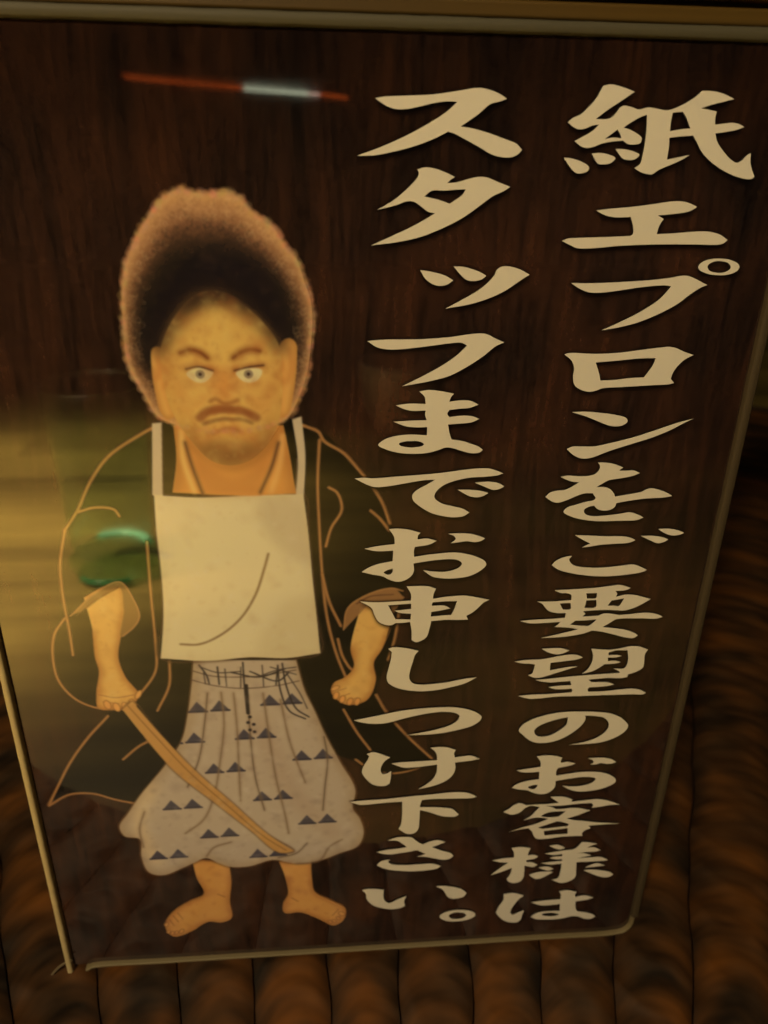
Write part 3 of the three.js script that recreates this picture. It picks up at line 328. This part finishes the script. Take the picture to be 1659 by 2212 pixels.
{
  const hub = [0.092, 0.25], step = 0.0945, R0 = 0.206, R1 = 0.95;
  const make = (k) => {
    const nu = 12, nr = 300, pos = [], uv = [], col = [], idx = [];
    for (let i = 0; i <= nr; i++) {
      const r = R0 + (R1 - R0) * (i / nr) ** 1.5;
      for (let j = 0; j <= nu; j++) {
        const u = j / nu, e0 = noise(r * 34, k * 1.7, 2) * 0.009, e1 = noise(r * 34, (k + 1) * 1.7, 2) * 0.009;
        const th = (k - 0.5) * step + e0 + 0.001 + u * (step - 0.002 + e1 - e0), w = Math.min(1, r / 0.25) * 0.0235;
        const c = Math.abs(u - 0.5) * 2, crown = -0.0011 * Math.max(0, (c - 0.5) / 0.5) ** 2;
        const s = (r / 0.021 + noise(k * 3.3, r * 16, 7) * 1.3 - c * c * 0.55 + k * 0.37), f = s - Math.floor(s);
        const cut = -0.0009 * (1 - Math.abs(2 * f - 1) ** 2.2) * (0.7 + 0.5 * noise(r * 20, k * 4, 4)) + 0.0009 * noise((r + 0.004 * c * c) * 150, u * 2 + k * 3, 6);
        pos.push(hub[0] + Math.sin(th) * r, -0.0012 + crown + cut, hub[1] - Math.cos(th) * r); void w;
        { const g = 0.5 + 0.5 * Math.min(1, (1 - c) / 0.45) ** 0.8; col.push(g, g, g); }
        uv.push(u * 0.19 + ((((k * 0.377) % 1) + 1) % 1) * 0.8, r * 0.98 + 0.007 * c * c - 0.004 * (u - 0.5) + 0.01);
      }
    }
    for (let i = 0; i < nr; i++) for (let j = 0; j < nu; j++) { const a = i * (nu + 1) + j; idx.push(a, a + 1, a + nu + 1, a + 1, a + nu + 2, a + nu + 1); }
    // the two sides and the front end go down to the board
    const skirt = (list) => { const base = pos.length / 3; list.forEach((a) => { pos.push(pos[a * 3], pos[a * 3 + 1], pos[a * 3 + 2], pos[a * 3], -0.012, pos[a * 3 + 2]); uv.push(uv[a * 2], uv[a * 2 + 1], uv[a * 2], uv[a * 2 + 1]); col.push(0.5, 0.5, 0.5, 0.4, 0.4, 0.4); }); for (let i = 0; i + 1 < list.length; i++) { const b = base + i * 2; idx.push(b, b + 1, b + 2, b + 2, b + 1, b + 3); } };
    skirt(Array.from({ length: nr + 1 }, (_, i) => i * (nu + 1))); skirt(Array.from({ length: nr + 1 }, (_, i) => (nr - i) * (nu + 1) + nu)); skirt(Array.from({ length: nu + 1 }, (_, j) => nu - j));
    const g = new THREE.BufferGeometry(); g.setAttribute('position', new THREE.Float32BufferAttribute(pos, 3)); g.setAttribute('uv', new THREE.Float32BufferAttribute(uv, 2)); g.setAttribute('color', new THREE.Float32BufferAttribute(col, 3)); g.setIndex(idx); g.computeVertexNormals();
    return g;
  };
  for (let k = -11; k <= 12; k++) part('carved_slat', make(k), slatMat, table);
  const bed = new THREE.RingGeometry(0.207, 1.0, 80, 1, Math.PI / 2 - 1.1, 2.3); bed.rotateX(-Math.PI / 2); bed.translate(hub[0], -0.0105, hub[1]);
  part('slat_bed', bed, new THREE.MeshStandardMaterial({ color: rgb(0.05, 0.026, 0.012), roughness: 0.9, side: THREE.DoubleSide }), table);
  const top = new THREE.BoxGeometry(3.4, 0.03, 3.0); { const uv = top.attributes.uv; for (let i = 0; i < uv.count; i++) uv.setXY(i, uv.getX(i) * 9, uv.getY(i) * 8); }
  top.translate(0, -0.0272, 0.3);
  part('tabletop', top, boardMat, table);
}
// the wooden frame the sign stands in: a moulded rail just over its top edge, carried by two posts beyond the picture
const railMat = new THREE.MeshPhysicalMaterial({ map: boardTex, color: rgb(0.45, 0.36, 0.3), roughness: 0.4 });
const railTop = new THREE.MeshPhysicalMaterial({ map: boardTex, color: rgb(0.8, 0.6, 0.4), roughness: 0.4 });
const frame = thing('wooden_frame', 'brown moulded wooden rail running above the top edge of the sign', 'frame');
{
  const long = (h, d, y, z, m, name, r) => part(name, (() => { const g = box(1.1, h, d, 0.15, y, z, r); const uv = g.attributes.uv; for (let i = 0; i < uv.count; i++) uv.setXY(i, uv.getX(i) * 2.4, uv.getY(i) * 0.04); return g; })(), m, frame);
  long(0.0032, 0.010, SH + 0.0040, -0.0052, railMat, 'lower_moulding', 0.0007);
  long(0.0020, 0.006, SH + 0.0062, -0.0080, railMat, 'groove', 0.0003);
  long(0.0400, 0.012, SH + 0.0270, -0.0060, railTop, 'upper_rail', 0.0012);
  for (const x of [-0.39, 0.69]) part('post', box(0.03, SH + 0.05, 0.012, x, (SH + 0.05) / 2 - 0.012, -0.02, 0.002), railMat, frame);
}

// ---------------------------------------------------------------- what the film mirrors: bottle, cup and the lamps of the room
const glass = new THREE.MeshPhysicalMaterial({ color: rgb(0.86, 0.97, 0.88), transmission: 1, thickness: 0, roughness: 0.03, ior: 1.5, side: THREE.DoubleSide });
const greenGlass = new THREE.MeshPhysicalMaterial({ color: rgb(0.02, 0.38, 0.17), roughness: 0.12, transmission: 0.6, thickness: 0, clearcoat: 1, clearcoatRoughness: 0.05 });
const tealGlint = new THREE.MeshPhysicalMaterial({ color: rgb(0.45, 0.95, 0.75), roughness: 0.3, transmission: 0.15, thickness: 0, clearcoat: 1, clearcoatRoughness: 0.1 });  // pale bright teal, the glint put into the colour
const tumbler = thing('glass_tumbler', 'clear glass tumbler with added green arcs that shape the glint mirrored in the left of the sign', 'glass', [-0.052, -0.0122, 0.285]);
{
  const lathe = (l) => new THREE.LatheGeometry(l.map(([x, y]) => new THREE.Vector2(x, y)), 48);
  part('glass_wall', lathe([[0.0245, 0.0185], [0.0265, 0.06], [0.0285, 0.1], [0.0295, 0.124]]), glass, tumbler);
  part('rim', new THREE.TorusGeometry(0.0295, 0.0011, 8, 48).rotateX(Math.PI / 2).translate(0, 0.124, 0), glass, tumbler);
  const base = lathe([[0, 0.003], [0.019, 0], [0.024, 0.002], [0.0268, 0.006], [0.0274, 0.011], [0.0262, 0.0145], [0.021, 0.016], [0, 0.0145]]), bp = base.attributes.position;
  for (let i = 0; i < bp.count; i++) { const a = Math.atan2(bp.getZ(i), bp.getX(i)), k = 1 + 0.035 * Math.cos(11 * a) * (bp.getY(i) > 0.002 && bp.getY(i) < 0.015 ? 1 : 0); bp.setX(i, bp.getX(i) * k); bp.setZ(i, bp.getZ(i) * k); }
  base.computeVertexNormals();
  part('glass_base', base, glass, tumbler);
  part('green_glint_arc', new THREE.TorusGeometry(0.0245, 0.0022, 10, 40, 1.3).rotateZ(-2.3).rotateX(Math.PI / 2).translate(0, 0.004, 0), greenGlass, tumbler);  // added arc for the darker lower half of the glint
  part('teal_glint_arc', new THREE.TorusGeometry(0.0215, 0.0030, 10, 40, 1.9).rotateZ(0.35).rotateX(Math.PI / 2).scale(1, 0.8, 1).translate(0, 0.0165, 0), tealGlint, tumbler);  // added bright arc that paints the glint on the glass
}
const cup = thing('tea_cup', 'small pale tea cup mirrored in the middle of the sign', 'cup', [0.165, -0.0122, 0.56]);
part('bowl', new THREE.LatheGeometry([[0, 0.004], [0.022, 0.004], [0.024, 0], [0.028, 0], [0.029, 0.008], [0.042, 0.03], [0.047, 0.07], [0.0465, 0.072], [0.045, 0.07], [0.039, 0.032], [0.026, 0.013], [0, 0.011]].map(([x, y]) => new THREE.Vector2(x, y)), 40), new THREE.MeshPhysicalMaterial({ color: rgb(0.5, 0.42, 0.36), roughness: 0.3, clearcoat: 1 }), cup);
const bulbMat = (r, g, b) => new THREE.MeshStandardMaterial({ color: 0x000000, emissive: rgb(r, g, b), roughness: 0.5 });
function pendant(label, at, to, intensity, angle) {
  const o = thing('pendant_lamp', label, 'lamp', at);
  const d = new THREE.Vector3(...to).sub(new THREE.Vector3(...at)).normalize();
  const q = new THREE.Quaternion().setFromUnitVectors(new THREE.Vector3(0, -1, 0), d);
  const shade = part('shade', new THREE.LatheGeometry([[0.014, 0.075], [0.02, 0.07], [0.05, 0.03], [0.075, -0.03], [0.0765, -0.03], [0.052, 0.032], [0.021, 0.073], [0.014, 0.078]].map(([x, y]) => new THREE.Vector2(x, y)), 40), new THREE.MeshStandardMaterial({ color: rgb(0.03, 0.03, 0.03), roughness: 0.4, side: THREE.DoubleSide }), o);
  shade.quaternion.copy(q);
  const bulb = part('bulb', new THREE.SphereGeometry(0.028, 24, 16), bulbMat(6, 4.1, 1.8), o); bulb.castShadow = false;
  part('cable', new THREE.CylinderGeometry(0.003, 0.003, 1.2, 8).translate(0, 0.66, 0), new THREE.MeshStandardMaterial({ color: rgb(0.02, 0.02, 0.02), roughness: 0.6 }), o);
  const s = new THREE.SpotLight(new THREE.Color().setRGB(1, 0.745, 0.415), intensity, 0, angle, 0.9, 2);
  s.position.set(...at); s.target.position.set(...to); s.castShadow = true; s.shadow.radius = 4; scene.add(s, s.target);
}
pendant('black pendant lamp lighting the sign from the left front', [-0.27, 0.78, 0.74], [0.08, 0.1, 0], 5.3, 0.62);
pendant('black pendant lamp hanging over the table in front of the sign', [-0.36, 0.56, 0.12], [-0.205, 0, 0.32], 60.0, 0.40);
// a red and white glowing tube far across the room
const tube = thing('neon_tube', 'thin red neon tube with a white middle piece mirrored near the top of the sign', 'lamp');
{
  const A = new THREE.Vector3(-0.266, 0.360, 1.5), B = new THREE.Vector3(0.145, 0.335, 1.5), at = (t) => A.clone().lerp(B, t);
  const piece = (t0, t1, r, m, name) => { const g = new THREE.TubeGeometry(new THREE.LineCurve3(at(t0), at(t1)), 1, r, 10, false); return part(name, g, m, tube); };
  piece(0, 0.525, 0.0024, bulbMat(1.8, 0.2, 0.02), 'red_tube');
  piece(0.527, 0.82, 0.0048, bulbMat(2.2, 2.3, 1.5), 'white_tube');
  piece(0.822, 0.868, 0.0018, bulbMat(9, 8.6, 7), 'white_tube');
  piece(0.87, 1, 0.0015, bulbMat(2.2, 0.3, 0.03), 'red_tube');
for (const [t0, t1, r, g, b] of [[0, 0.525, 3.4, 0.5, 0.06], [0.527, 0.82, 2.2, 2.4, 1.7], [0.822, 1, 3.4, 0.5, 0.06]]) { const a = at(t0), c = at(t1), l = new THREE.RectAreaLight(new THREE.Color().setRGB(r / 3.4, g / 3.4, b / 3.4), t0 > 0.5 && t0 < 0.6 ? 7 : 6.5, a.distanceTo(c), t0 > 0.5 && t0 < 0.6 ? 0.007 : 0.0026); l.position.copy(a).lerp(c, 0.5); l.position.z -= 0.009; l.lookAt(l.position.x, l.position.y, 0); l.rotateZ(-0.061); scene.add(l); }
}
renderer.render(scene, camera);
